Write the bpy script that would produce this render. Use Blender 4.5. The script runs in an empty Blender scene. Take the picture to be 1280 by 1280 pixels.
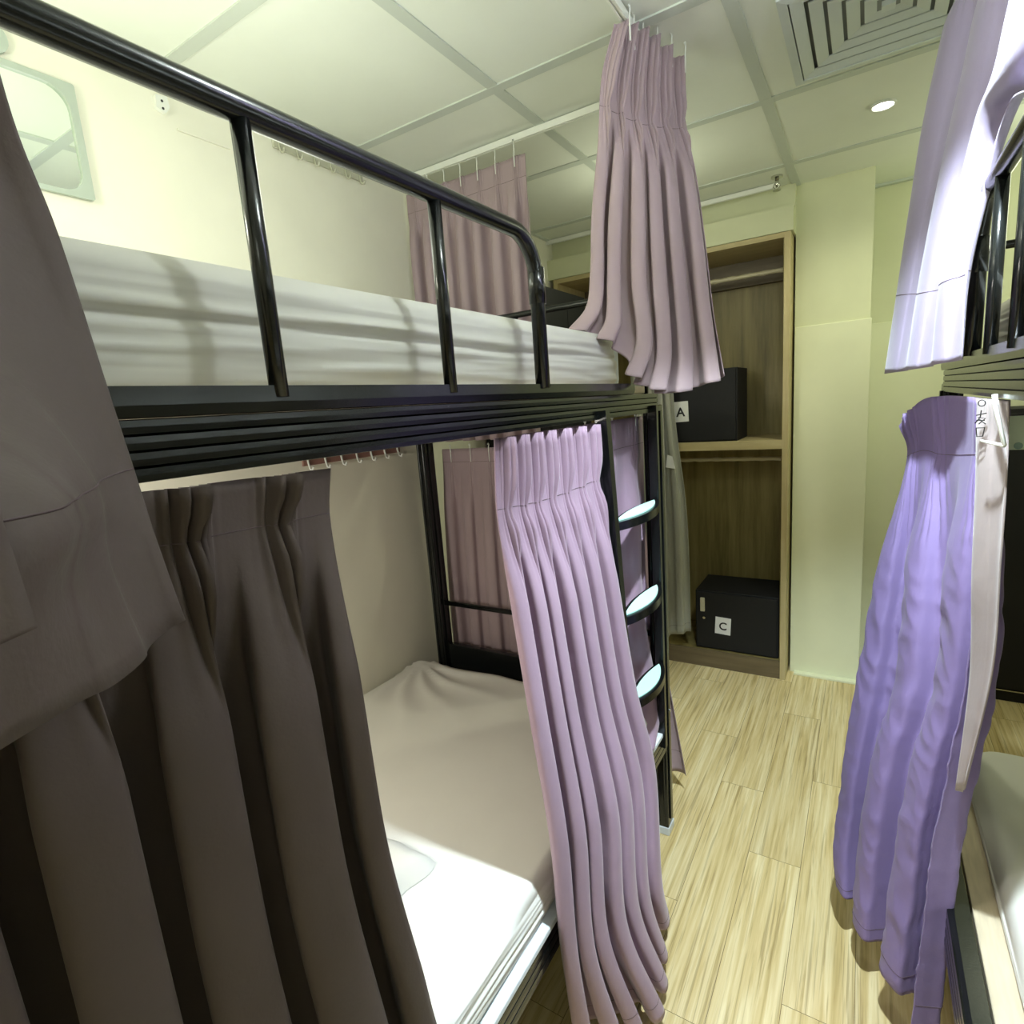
import bpy, bmesh, math, random
import numpy as np
from mathutils import Vector, Matrix
random.seed(5)
D = bpy.data
COL = bpy.context.scene.collection
CEIL = 2.62

# control points of each curtain (metres): (fraction of the drop, points from one edge to the other)
ROWS = {
  'near_up': [(0, [(-0.57, -0.4, 2.56), (-0.57, -0.1, 2.56), (-0.57, 0.19, 2.56)]),
    (0.55, [(-0.45, -0.4, 1.9), (-0.5, -0.1, 1.9), (-0.55, 0.207, 1.887)]),
    (0.72, [(-0.4, -0.4, 1.74), (-0.43, -0.1, 1.74), (-0.53, 0.215, 1.768)]),
    (0.86, [(-0.34, -0.4, 1.6), (-0.33, -0.1, 1.6), (-0.33, 0.09, 1.596), (-0.4, 0.14, 1.599), (-0.48, 0.209, 1.607)]),
    (0.93, [(-0.33, -0.4, 1.54), (-0.3, -0.1, 1.54), (-0.31, 0.075, 1.547), (-0.39, 0.134, 1.541), (-0.45, 0.203, 1.545)]),
    (1, [(-0.32, -0.4, 1.48), (-0.28, -0.1, 1.49), (-0.31, 0.065, 1.494), (-0.38, 0.139, 1.479), (-0.43, 0.203, 1.484)])],
  'near_fold': [(0, [(-0.3, -0.3, 1.75), (-0.3, -0.1, 1.75), (-0.3, 0.078, 1.634)]),
    (0.35, [(-0.285, -0.3, 1.62), (-0.285, -0.1, 1.62), (-0.295, 0.079, 1.59)]),
    (1, [(-0.26, -0.3, 1.52), (-0.27, -0.1, 1.52), (-0.285, 0.079, 1.547)])],
  'near_low': [(0, [(-0.6, -0.25, 1.573), (-0.585, 0.1, 1.573), (-0.6, 0.501, 1.562)]),
    (0.05, [(-0.6, -0.25, 1.52), (-0.585, 0.1, 1.52), (-0.6, 0.49, 1.505)]),
    (0.15, [(-0.6, -0.25, 1.38), (-0.585, 0.1, 1.38), (-0.57, 0.46, 1.364)]),
    (0.25, [(-0.6, -0.25, 1.25), (-0.585, 0.1, 1.25), (-0.55, 0.445, 1.264)]),
    (0.4, [(-0.6, -0.25, 1.05), (-0.585, 0.1, 1.05), (-0.54, 0.442, 1.082)]),
    (0.6, [(-0.6, -0.25, 0.8), (-0.585, 0.1, 0.8), (-0.54, 0.468, 0.866)]),
    (0.75, [(-0.6, -0.25, 0.62), (-0.585, 0.1, 0.62), (-0.55, 0.496, 0.687)]),
    (1, [(-0.56, -0.25, 0.1), (-0.54, 0.1, 0.1), (-0.55, 0.6, 0.1)])],
  'mid': [(0, [(-0.605, 0.905, 1.568), (-0.605, 1.105, 1.569), (-0.605, 1.386, 1.566)]),
    (0.07, [(-0.6, 0.886, 1.428), (-0.6, 1.105, 1.413), (-0.6, 1.389, 1.417)]),
    (0.2, [(-0.59, 0.893, 1.265), (-0.585, 1.129, 1.209), (-0.59, 1.44, 1.183)]),
    (0.4, [(-0.575, 0.911, 0.982), (-0.56, 1.149, 0.899), (-0.565, 1.493, 0.798)]),
    (0.6, [(-0.56, 0.932, 0.686), (-0.51, 1.134, 0.639), (-0.53, 1.532, 0.519)]),
    (0.8, [(-0.56, 0.946, 0.379), (-0.49, 1.104, 0.353), (-0.5, 1.458, 0.22)]),
    (1, [(-0.571, 1.005, 0.05), (-0.487, 1.089, 0.05), (-0.432, 1.179, 0.05), (-0.463, 1.317, 0.06), (-0.524, 1.52, 0.07)])],
  'ladder': [(0, [(-0.66, 1.33, 1.565), (-0.66, 1.62, 1.565), (-0.655, 1.9, 1.565)]),
    (0.3, [(-0.66, 1.33, 1.25), (-0.655, 1.62, 1.25), (-0.65, 1.89, 1.25)]),
    (0.6, [(-0.66, 1.34, 0.9), (-0.65, 1.61, 0.9), (-0.645, 1.87, 0.9)]),
    (0.8, [(-0.64, 1.36, 0.68), (-0.62, 1.6, 0.68), (-0.62, 1.957, 0.434)]),
    (1, [(-0.6, 1.36, 0.47), (-0.585, 1.55, 0.465), (-0.59, 1.732, 0.485)])],
  'end_low': [(0, [(-1.6, 1.97, 1.47), (-1.15, 1.98, 1.47), (-0.72, 1.98, 1.47)]),
    (0.5, [(-1.63, 1.97, 0.8), (-1.15, 1.98, 0.8), (-0.66, 2.0, 0.8)]),
    (1, [(-1.64, 1.98, 0.12), (-1.15, 2.0, 0.12), (-0.585, 2.063, 0.096)])],
  'end_up': [(0, [(-1.685, 2.0, 2.545), (-1.4, 2.01, 2.545), (-1.1, 2.0, 2.545)]),
    (0.5, [(-1.69, 2.0, 2.1), (-1.4, 2.01, 2.1), (-1.108, 2.0, 2.1)]),
    (1, [(-1.68, 2.03, 1.5), (-1.4, 2.03, 1.5), (-1.13, 2.02, 1.5)])],
  'corner': [(0, [(-0.59, 1.6, 2.587), (-0.551, 1.72, 2.599), (-0.503, 1.9, 2.585)]),
    (0.08, [(-0.631, 1.6, 2.479), (-0.568, 1.72, 2.456), (-0.498, 1.9, 2.48)]),
    (0.22, [(-0.657, 1.62, 2.327), (-0.555, 1.72, 2.288), (-0.461, 1.88, 2.289)]),
    (0.45, [(-0.687, 1.64, 2.152), (-0.545, 1.7, 2.101), (-0.429, 1.85, 2.085)]),
    (0.68, [(-0.692, 1.62, 1.986), (-0.625, 1.66, 1.964), (-0.543, 1.7, 1.933), (-0.473, 1.78, 1.909), (-0.403, 1.84, 1.875)]),
    (0.86, [(-0.696, 1.6, 1.895), (-0.627, 1.62, 1.846), (-0.56, 1.65, 1.779), (-0.499, 1.7, 1.745), (-0.445, 1.78, 1.749), (-0.384, 1.83, 1.767)]),
    (1, [(-0.73, 1.55, 1.835), (-0.629, 1.57, 1.787), (-0.572, 1.58, 1.688), (-0.498, 1.64, 1.635), (-0.432, 1.74, 1.644), (-0.362, 1.8, 1.671)])],
  'up_right': [(0, [(0.165, 1.95, 2.56), (0.2, 1.5, 2.56), (0.21, 0.8, 2.56)]),
    (0.2, [(0.144, 1.9, 2.45), (0.185, 1.55, 2.271), (0.2, 1.101, 2.066)]),
    (0.4, [(0.11, 1.9, 2.252), (0.163, 1.6, 2.13), (0.19, 1.376, 2.068)]),
    (0.6, [(0.087, 1.9, 2.053), (0.138, 1.6, 1.985), (0.175, 1.46, 1.976)]),
    (0.8, [(0.065, 1.9, 1.84), (0.114, 1.62, 1.806), (0.154, 1.45, 1.815)]),
    (1, [(0.044, 1.9, 1.64), (0.1, 1.62, 1.643), (0.155, 1.45, 1.651)])],
  'low_right': [(0, [(0.076, 1.88, 1.497), (0.115, 1.8, 1.562), (0.154, 1.7, 1.575), (0.192, 1.48, 1.573), (0.206, 1.28, 1.572)]),
    (0.06, [(0.099, 1.88, 1.418), (0.128, 1.8, 1.442), (0.164, 1.7, 1.441), (0.195, 1.48, 1.463), (0.21, 1.28, 1.483)]),
    (0.2, [(0.068, 1.86, 1.121), (0.127, 1.72, 1.164), (0.181, 1.5, 1.228), (0.214, 1.3, 1.284)]),
    (0.4, [(0.028, 1.82, 0.765), (0.12, 1.66, 0.859), (0.179, 1.48, 0.957), (0.218, 1.32, 1.04)]),
    (0.6, [(0.002, 1.78, 0.496), (0.078, 1.64, 0.607), (0.147, 1.48, 0.719), (0.201, 1.34, 0.825)]),
    (0.8, [(-0.01, 1.74, 0.277), (0.06, 1.62, 0.346), (0.129, 1.48, 0.442), (0.18, 1.37, 0.536)]),
    (1, [(0.001, 1.7, 0.155), (0.057, 1.6, 0.132), (0.116, 1.47, 0.142), (0.165, 1.38, 0.105)])],
  'strip': [(0, [(0.171, 1.33, 1.577), (0.197, 1.22, 1.573)]),
    (0.3, [(0.175, 1.31, 1.43), (0.2, 1.21, 1.445)]),
    (0.55, [(0.179, 1.31, 1.248), (0.203, 1.22, 1.291)]),
    (0.8, [(0.191, 1.33, 1.03), (0.208, 1.25, 1.079)]),
    (1, [(0.188, 1.34, 0.775), (0.191, 1.325, 0.795)])],
  'grey': [(0, [(-1.2, 3.19, 2.3), (-1.05, 3.19, 2.3), (-0.9, 3.19, 2.3)]),
    (0.3, [(-1.15, 3.19, 1.64), (-1.0, 3.19, 1.64), (-0.923, 3.19, 1.628)]),
    (0.6, [(-1.1, 3.18, 1.0), (-1.0, 3.18, 1.0), (-0.859, 3.18, 0.973)]),
    (1, [(-1.1, 3.18, 0.2), (-1.0, 3.18, 0.2), (-0.847, 3.17, 0.253)])],
}


# ------------------------------------------------------------------ materials
def _mat(name):
    m = D.materials.new(name); m.use_nodes = True
    nt = m.node_tree
    b = nt.nodes['Principled BSDF']
    return m, nt, b

def setv(b, **kw):
    for k, v in kw.items():
        k = k.replace('_', ' ')
        if k in b.inputs:
            b.inputs[k].default_value = v

def noise(nt, scale, detail=4, stretch=None, rough=.55):
    tc = nt.nodes.new('ShaderNodeTexCoord')
    n = nt.nodes.new('ShaderNodeTexNoise')
    n.inputs['Scale'].default_value = scale; n.inputs['Detail'].default_value = detail
    n.inputs['Roughness'].default_value = rough
    src = tc.outputs['Object']
    if stretch:
        mp = nt.nodes.new('ShaderNodeMapping'); mp.inputs['Scale'].default_value = stretch
        nt.links.new(src, mp.inputs['Vector']); src = mp.outputs['Vector']
    nt.links.new(src, n.inputs['Vector'])
    return n

def ramp(nt, src, stops):
    r = nt.nodes.new('ShaderNodeValToRGB')
    e = r.color_ramp.elements
    while len(e) > len(stops): e.remove(e[-1])
    while len(e) < len(stops): e.new(.5)
    for x, (p, c) in zip(e, stops):
        x.position = p; x.color = (*c, 1)
    nt.links.new(src, r.inputs['Fac'])
    return r

def bump(nt, b, src, strength=.2, dist=.002):
    bp = nt.nodes.new('ShaderNodeBump')
    bp.inputs['Strength'].default_value = strength; bp.inputs['Distance'].default_value = dist
    nt.links.new(src, bp.inputs['Height']); nt.links.new(bp.outputs['Normal'], b.inputs['Normal'])

def plain(name, col, rough=.5, metal=0, var=.06, scale=6, bmp=0, bscale=60, stretch=None, **kw):
    m, nt, b = _mat(name)
    n = noise(nt, scale, 3, stretch)
    lo = tuple(max(0, c*(1-var)) for c in col); hi = tuple(min(1, c*(1+var)) for c in col)
    r = ramp(nt, n.outputs['Fac'], [(.3, lo), (.7, hi)])
    nt.links.new(r.outputs['Color'], b.inputs['Base Color'])
    setv(b, Roughness=rough, Metallic=metal, **kw)
    if bmp:
        n2 = noise(nt, bscale, 3, stretch)
        bump(nt, b, n2.outputs['Fac'], bmp)
    return m

def fabric(name, col, sheen=.25, rough=.75):
    m, nt, b = _mat(name)
    n = noise(nt, 3, 3)
    lo = tuple(c*.93 for c in col); hi = tuple(min(1, c*1.07) for c in col)
    r = ramp(nt, n.outputs['Fac'], [(.3, lo), (.7, hi)])
    nt.links.new(r.outputs['Color'], b.inputs['Base Color'])
    setv(b, Roughness=rough)
    b.inputs['Sheen Weight'].default_value = sheen
    b.inputs['Sheen Roughness'].default_value = .4
    w = noise(nt, 260, 2); w2 = noise(nt, 14, 4)
    mx = nt.nodes.new('ShaderNodeMath'); mx.operation = 'MULTIPLY_ADD'
    nt.links.new(w.outputs['Fac'], mx.inputs[0]); mx.inputs[1].default_value = .12
    nt.links.new(w2.outputs['Fac'], mx.inputs[2])
    bump(nt, b, mx.outputs['Value'], .35, .006)
    return m

def emit(name, col, s):
    m, nt, b = _mat(name)
    n = noise(nt, 3, 1)
    setv(b, Roughness=.4)
    b.inputs['Base Color'].default_value = (*col, 1)
    b.inputs['Emission Color'].default_value = (*col, 1)
    b.inputs['Emission Strength'].default_value = s
    return m

M = {}
M['wall'] = plain('wall_paint', (.80, .79, .66), .6, var=.02, bmp=.08, bscale=180)
M['wallgreen'] = plain('green_cream_paint', (.68, .70, .47), .55, var=.02, bmp=.08, bscale=180)
M['wainscot'] = plain('wainscot_paint', (.76, .78, .55), .5, var=.02)
M['ceil'] = plain('ceiling_tile', (.80, .84, .76), .7, var=.015, bmp=.06, bscale=120)
M['tbar'] = plain('ceiling_tbar', (.58, .63, .57), .45, var=.02)
M['black'] = plain('black_enamel', (.005, .006, .006), .2, var=.2, scale=20, bmp=.05, bscale=250)
M['blackmatte'] = plain('black_powder_coat', (.003, .003, .004), .7, var=.15)
M['sheet'] = plain('white_cotton_sheet', (.76, .755, .70), .85, var=.02)
M['protector'] = plain('mattress_side_cover', (.72, .78, .82), .8, var=.02, bmp=.3, bscale=30)
M['board'] = plain('bed_board_ply', (.62, .53, .38), .7, var=.1, scale=12, stretch=(8, 1, 1))
M['mauve'] = fabric('mauve_curtain_fabric', (.36, .272, .288))
M['lilac'] = fabric('lilac_curtain_fabric', (.35, .24, .325))
M['violet'] = fabric('violet_curtain_fabric', (.215, .16, .345), .1)
M['paleviolet'] = fabric('pale_violet_curtain_fabric', (.31, .265, .37))
M['shaded_mauve'] = fabric('shaded_mauve_curtain_fabric', (.098, .072, .067), .05)  # same curtain cloth, with the shade of the near side put into its colour
M['greycloth'] = fabric('grey_curtain_fabric', (.34, .34, .28), .1)
M['thread'] = plain('mauve_thread', (.11, .075, .085), .8)
M['whiteplastic'] = plain('white_plastic', (.78, .80, .74), .35, var=.02)
M['clear'] = plain('clear_plastic', (.50, .50, .38), .2, var=.05)
M['redstrip'] = plain('brown_red_plastic', (.26, .13, .10), .4)
M['pad'] = plain('pale_turquoise_tread', (.52, .90, .80), .5, var=.03)
M['track'] = plain('white_aluminium_track', (.85, .87, .80), .3, var=.02)
M['chrome'] = plain('chrome', (.6, .6, .55), .2, 1)
M['paper'] = plain('white_paper', (.80, .80, .78), .8, var=.02)
M['ink'] = plain('black_ink', (.01, .01, .01), .6)
M['greydot'] = plain('grey_green_dot', (.25, .38, .36), .5)
M['diffuser'] = plain('diffuser_enamel', (.60, .66, .64), .4, var=.02)
M['slot'] = plain('diffuser_slot_grey', (.22, .24, .24), .6)
M['footcap'] = plain('grey_white_foot_cap', (.62, .66, .68), .4)
M['rod'] = plain('pale_beige_rod', (.66, .60, .42), .4)
M['cream'] = plain('cream_handle', (.62, .58, .42), .4)
M['lining'] = fabric('beige_curtain_lining', (.36, .305, .30))
M['brass'] = plain('old_brass', (.45, .38, .22), .3, .9)
M['mframe'] = plain('pale_green_mirror_frame', (.40, .46, .39), .35, var=.03)
m, nt, b = _mat('mirror_glass'); setv(b, Roughness=.02, Metallic=1); b.inputs['Base Color'].default_value = (.86, .92, .87, 1); noise(nt, 2); M['mirror'] = m

def wood(name, c1, c2, c3, stretch, scale=4, rough=.45):
    m, nt, b = _mat(name)
    n = noise(nt, scale, 6, stretch, .65)
    r = ramp(nt, n.outputs['Fac'], [(.30, c1), (.5, c2), (.72, c3)])
    nt.links.new(r.outputs['Color'], b.inputs['Base Color'])
    setv(b, Roughness=rough)
    bump(nt, b, n.outputs['Fac'], .08)
    return m
M['wood'] = wood('olive_oak_laminate', (.15, .115, .036), (.25, .20, .068), (.36, .29, .11), (9, 9, .7), 2.2)
M['woodlight'] = wood('pale_oak_edge', (.42, .34, .17), (.50, .41, .21), (.56, .47, .26), (9, 9, .8), 3)
M['woodshelf'] = wood('pale_oak_shelf', (.42, .34, .17), (.50, .41, .21), (.56, .47, .26), (.8, 9, 9), 3)
M['wooddark'] = wood('brown_kick_board', (.10, .075, .04), (.14, .105, .055), (.18, .135, .075), (.8, 9, 9), 3)

# floor planks: streaky grain, with a tone of its own for each plank
m, nt, b = _mat('plank_laminate')
at = nt.nodes.new('ShaderNodeAttribute'); at.attribute_name = 'tone'
tc = nt.nodes.new('ShaderNodeTexCoord')
add = nt.nodes.new('ShaderNodeVectorMath'); add.operation = 'MULTIPLY_ADD'
nt.links.new(at.outputs['Vector'], add.inputs[0]); add.inputs[1].default_value = (9, 17, 0)
nt.links.new(tc.outputs['Object'], add.inputs[2])
def fn(scale, st, det):
    mp = nt.nodes.new('ShaderNodeMapping'); mp.inputs['Scale'].default_value = st
    nt.links.new(add.outputs['Vector'], mp.inputs['Vector'])
    n = nt.nodes.new('ShaderNodeTexNoise'); n.inputs['Scale'].default_value = scale
    n.inputs['Detail'].default_value = det; n.inputs['Roughness'].default_value = .62
    n.inputs['Distortion'].default_value = .4
    nt.links.new(mp.outputs['Vector'], n.inputs['Vector']); return n
n1 = fn(3.2, (15, .55, 1), 5); n2 = fn(5, (22, .45, 1), 4)
r1 = ramp(nt, n1.outputs['Fac'], [(.25, (.45, .33, .12)), (.45, (.66, .52, .25)), (.7, (.84, .73, .45))])
r2 = ramp(nt, n2.outputs['Fac'], [(.36, (.50, .45, .36)), (.47, (1, 1, 1)), (1, (1, 1, 1))])
mx = nt.nodes.new('ShaderNodeMix'); mx.data_type = 'RGBA'; mx.blend_type = 'MULTIPLY'; mx.inputs['Factor'].default_value = .65
nt.links.new(r1.outputs['Color'], mx.inputs[6]); nt.links.new(r2.outputs['Color'], mx.inputs[7])
sep = nt.nodes.new('ShaderNodeSeparateXYZ'); nt.links.new(at.outputs['Vector'], sep.inputs[0])
rt = ramp(nt, sep.outputs['X'], [(0, (.88, .87, .85)), (1, (1.0, 1.0, 1.0))])
mx2 = nt.nodes.new('ShaderNodeMix'); mx2.data_type = 'RGBA'; mx2.blend_type = 'MULTIPLY'; mx2.inputs['Factor'].default_value = 1
nt.links.new(mx.outputs[2], mx2.inputs[6]); nt.links.new(rt.outputs['Color'], mx2.inputs[7])
nt.links.new(mx2.outputs[2], b.inputs['Base Color']); setv(b, Roughness=.42)
bump(nt, b, n1.outputs['Fac'], .06)
M['floor'] = m
M['joint'] = plain('floor_joint', (.12, .08, .03), .8)

# ------------------------------------------------------------------ helpers
class MB:
    """collects shapes and links them as one mesh object"""
    def __init__(s): s.bm = bmesh.new()
    def box(s, x0, x1, y0, y1, z0, z1, bev=0):
        x0, x1 = sorted((x0, x1)); y0, y1 = sorted((y0, y1)); z0, z1 = sorted((z0, z1))
        r = bmesh.ops.create_cube(s.bm, size=1)
        for v in r['verts']:
            v.co = Vector(((x0+x1)/2+v.co.x*(x1-x0), (y0+y1)/2+v.co.y*(y1-y0), (z0+z1)/2+v.co.z*(z1-z0)))
        if bev:
            es = list({e for v in r['verts'] for e in v.link_edges})
            bmesh.ops.bevel(s.bm, geom=es, offset=bev, segments=3, affect='EDGES', profile=.6)
        return s
    def tube(s, pts, r, n=10, caps=True, closed=False):
        pts = [Vector(p) for p in pts]; rings = []
        up = None; N = len(pts)
        for i, p in enumerate(pts):
            if closed: t = pts[(i+1) % N]-pts[i-1]
            else: t = (pts[min(i+1, N-1)]-pts[max(i-1, 0)])
            t.normalize()
            if up is None:
                a = Vector((0, 0, 1)) if abs(t.z) < .9 else Vector((1, 0, 0))
                up = t.cross(a).normalized()
            else:
                up = (up-t*up.dot(t)).normalized()
            w = t.cross(up)
            rr = r[i] if isinstance(r, (list, tuple)) else r
            rings.append([s.bm.verts.new(p+(up*math.cos(2*math.pi*k/n)+w*math.sin(2*math.pi*k/n))*rr) for k in range(n)])
        for i in range(N if closed else N-1):
            A, B = rings[i], rings[(i+1) % N]
            for k in range(n):
                s.bm.faces.new((A[k], A[(k+1) % n], B[(k+1) % n], B[k]))
        if caps and not closed:
            s.bm.faces.new(list(reversed(rings[0]))); s.bm.faces.new(rings[-1])
        return s
    def prism(s, prof, f):
        """closed profile of (a, b) carried along f(a, b, 0/1) -> point"""
        A = [s.bm.verts.new(f(a, b, 0)) for a, b in prof]; B = [s.bm.verts.new(f(a, b, 1)) for a, b in prof]
        n = len(prof)
        for i in range(n):
            s.bm.faces.new((A[i], A[(i+1) % n], B[(i+1) % n], B[i]))
        s.bm.faces.new(list(reversed(A))); s.bm.faces.new(B)
        return s
    def grid(s, P):
        V = [[s.bm.verts.new(p) for p in row] for row in P]
        for i in range(len(V)-1):
            for j in range(len(V[0])-1):
                s.bm.faces.new((V[i][j], V[i+1][j], V[i+1][j+1], V[i][j+1]))
        return s
    def build(s, name, mat, parent=None, smooth=False, kind=None, label=None):
        bmesh.ops.recalc_face_normals(s.bm, faces=s.bm.faces)
        me = D.meshes.new(name); s.bm.to_mesh(me); s.bm.free()
        if smooth:
            for p in me.polygons: p.use_smooth = True
        me.materials.append(mat)
        o = D.objects.new(name, me); COL.objects.link(o)
        if parent: o.parent = parent
        if kind: o['kind'] = kind
        if label: o['label'] = label
        return o

def thing(name, label, cat, group=None, loc=(0, 0, 0)):
    o = D.objects.new(name, None); COL.objects.link(o); o.location = loc
    o.empty_display_size = .05
    tag(o, label, cat, group); return o
def tag(o, label, cat, group=None):
    o['label'] = label; o['category'] = cat
    if group: o['group'] = group
    return o
def autosmooth(o, ang=.6):
    for p in o.data.polygons: p.use_smooth = True
    o.data.set_sharp_from_angle(angle=ang)
    return o
def fix(root):
    """children are modelled in room coordinates: take the thing's own position out again"""
    for c in root.children:
        c.matrix_parent_inverse = Matrix.Translation(root.location).inverted()

# ------------------------------------------------------------------ room shell
XL, XR, YB, YF = -1.70, 1.32, -1.55, 3.75
# floor: one face per plank over a dark base
f = MB(); tones = []
pw, pl = .166, 1.02
bmf = f.bm; lay = bmf.loops.layers.float_vector.new('tone')
offs = [.20, .87, .36, .80, .05, .55]
for c in range(-9, 13):
    x0 = -.476+c*pw
    off = offs[c % 6]
    k = -4
    while True:
        y0 = off+(k)*pl
        if y0 > YF: break
        k += 1
        y1 = min(y0+pl, YF); y0 = max(y0, YB); xa = max(x0, XL); xb = min(x0+pw, XR)
        if y1-y0 < .01 or xb-xa < .01: continue
        g = .0007
        vs = [bmf.verts.new((xa+g, y0+g, 0)), bmf.verts.new((xb-g, y0+g, 0)), bmf.verts.new((xb-g, y1-g, 0)), bmf.verts.new((xa+g, y1-g, 0))]
        fc = bmf.faces.new(vs); t = (random.random(), random.random(), random.random())
        for l in fc.loops: l[lay] = t
floor = f.build('floor', M['floor'], kind='structure')
MB().box(XL, XR, YB, YF, -.08, -.0012).build('floor_base', M['joint'], floor)

# ceiling tiles between the T bars
gx = [-.335+.6925*k for k in range(-2, 3)]; gy = [1.015+.6865*k for k in range(-4, 5)]
c = MB()
c.box(XL, XR, YB, YF+.1, CEIL, CEIL+.06)
ceiling = c.build('ceiling', M['ceil'], kind='structure')
t = MB()
for x in gx:
    if XL < x < XR: t.box(x-.019, x+.019, YB, YF, CEIL-.004, CEIL+.002, .001)
for y in gy:
    if YB < y < YF: t.box(XL, XR, y-.019, y+.019, CEIL-.0045, CEIL+.002, .001)
t.box(XL, XL+.022, YB, YF, CEIL-.006, CEIL+.002); t.box(-.02, XR, YF-.03, YF, CEIL-.012, CEIL+.002)
t.build('ceiling_grid', M['tbar'], ceiling, label='pale grey grid bars between the ceiling tiles')

MB().box(XL-.1, XL, YB, YF+.1, 0, CEIL).build('wall_left', M['wall'], kind='structure')
MB().box(XR, XR+.1, YB, YF+.1, 0, CEIL).build('wall_right', M['wall'], kind='structure')
MB().box(XL-.1, XR+.1, YB-.1, YB, 0, CEIL).build('wall_back', M['wall'], kind='structure')
wf = MB().box(XL, XR, YF, YF+.1, 0, CEIL).build('wall_far', M['wallgreen'], kind='structure')
MB().box(-.002, XR, YF-.012, YF, 0, 1.93, .003).build('wainscot', M['wainscot'], wf)
# pillar between the wardrobe and the recess
pil = MB().box(-.335, 0, 3.41, YF, 0, CEIL).build('wall_pillar', M['wallgreen'], kind='structure')
MB().box(-.334, .006, 3.398, 3.42, .0, 1.93, .003).build('wainscot', M['wainscot'], pil)
MB().box(-.31, .03, 3.36, 3.42, .0, .012, .002).build('floor_strip', M['wainscot'], pil)
# boxed bulkhead above the wardrobe
MB().box(XL, -.335, 3.28, YF, 2.385, 2.50).build('wall_bulkhead', M['wallgreen'], kind='structure')
MB().box(XL, -.335, 3.36, YF, 2.50, CEIL).build('wall_bulkhead_recess', M['wallgreen'], kind='structure')

# ------------------------------------------------------------------ curtains
def cr(P, u):
    P = np.array(P, float); n = len(P)
    x = u*(n-1); i = np.clip(np.floor(x).astype(int), 0, n-2); f_ = (x-i)[:, None]
    g = lambda k: P[np.clip(k, 0, n-1)]
    p0, p1, p2, p3 = g(i-1), g(i), g(i+1), g(i+2)
    p0 = np.where((i == 0)[:, None], 2*p1-p2, p0); p3 = np.where((i == n-2)[:, None], 2*p2-p1, p3)
    return .5*((2*p1)+(-p0+p2)*f_+(2*p0-5*p1+4*p2-p3)*f_**2+(-p0+3*p1-3*p2+p3)*f_**3)

def sm(a, b, x):
    t_ = np.clip((x-a)/(b-a), 0, 1); return t_*t_*(3-2*t_)

def surface(rows, nu, nv, N, amp, seed=0, head=.06, headamp=.35, blend=.16, sharp=.75, over=.3, jitter=.35, flip=1, phase=0, crease=0):
    rng = np.random.RandomState(seed)
    u = np.linspace(0, 1, nu); T = np.linspace(0, 1, nv)
    base = np.array([cr(r, u) for _, r in rows]); ts = np.array([t_ for t_, _ in rows])
    G = np.zeros((nv, nu, 3))
    # smooth monotone blend of the rows down the drop
    for a in range(nv):
        t_ = T[a]; k = int(np.clip(np.searchsorted(ts, t_, 'right')-1, 0, len(ts)-2))
        h = ts[k+1]-ts[k]; f_ = (t_-ts[k])/h
        def slope(j):
            if j == 0: return (base[1]-base[0])/(ts[1]-ts[0])
            if j == len(ts)-1: return (base[-1]-base[-2])/(ts[-1]-ts[-2])
            return (base[j+1]-base[j-1])/(ts[j+1]-ts[j-1])
        m0, m1 = slope(k)*h, slope(k+1)*h
        G[a] = (2*f_**3-3*f_**2+1)*base[k]+(f_**3-2*f_**2+f_)*m0+(-2*f_**3+3*f_**2)*base[k+1]+(f_**3-f_**2)*m1
    knots = rng.uniform(-1, 1, N+3); an = rng.uniform(.65, 1.2, N+3); ph = rng.uniform(-1, 1, N+3)
    xs = np.linspace(0, 1, N+3)
    jit = np.interp(u, xs, knots)*jitter; A = np.interp(u, xs, an); drift = np.interp(u, xs, ph)
    d = np.gradient(G, axis=1); d[..., 2] = 0
    d /= np.linalg.norm(d, axis=2, keepdims=True)+1e-9
    nrm = np.stack([d[..., 1], -d[..., 0], 0*d[..., 0]], 2)*flip
    for a in range(nv):
        t_ = T[a]
        phi = 2*np.pi*(N*u)+jit*(.3+.7*t_)*2+drift*t_*.9+phase
        s_ = np.sin(phi); w = np.sign(s_)*np.abs(s_)**sharp
        pd = (phi/(2*np.pi)) % 1-.5
        wh = np.exp(-(pd/.16)**2)*(.55+.45*np.cos(2*np.pi*pd/.105))
        bl = sm(head*.9, head+blend, t_)
        am = amp(t_) if callable(amp) else amp
        pinch = 1-.55*math.exp(-((t_-head)/.02)**2)
        disp = (1-bl)*wh*am*headamp*1.6*pinch+bl*w*A*am
        side = -bl*over*am*np.sin(2*phi)
        G[a] += nrm[a]*disp[:, None]+d[a]*side[:, None]
    if crease:
        from mathutils import noise as mnz
        for a in range(nv):
            for k in range(nu):
                p = G[a, k]; q_ = Vector((p[0]*2+p[1]*7+seed, p[2]*5.5, 1.7)); q2 = Vector((p[1]*16-p[2]*9+seed, p[2]*13+p[1]*5, 4.1))
                h = (1-2*abs(mnz.noise(q_)))*.6+(1-2.6*abs(mnz.noise(q2)))*.45
                G[a, k] += nrm[a, k]*crease*h*float(sm(.04, .3, T[a]))
    return G

def tape_line(G, k, a0, a1, off=.0015, r=.0011, nrm_flip=1):
    """a stitched line across the cloth at row k"""
    pts = G[k, a0:a1]
    return [tuple(p) for p in pts[::2]]

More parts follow.
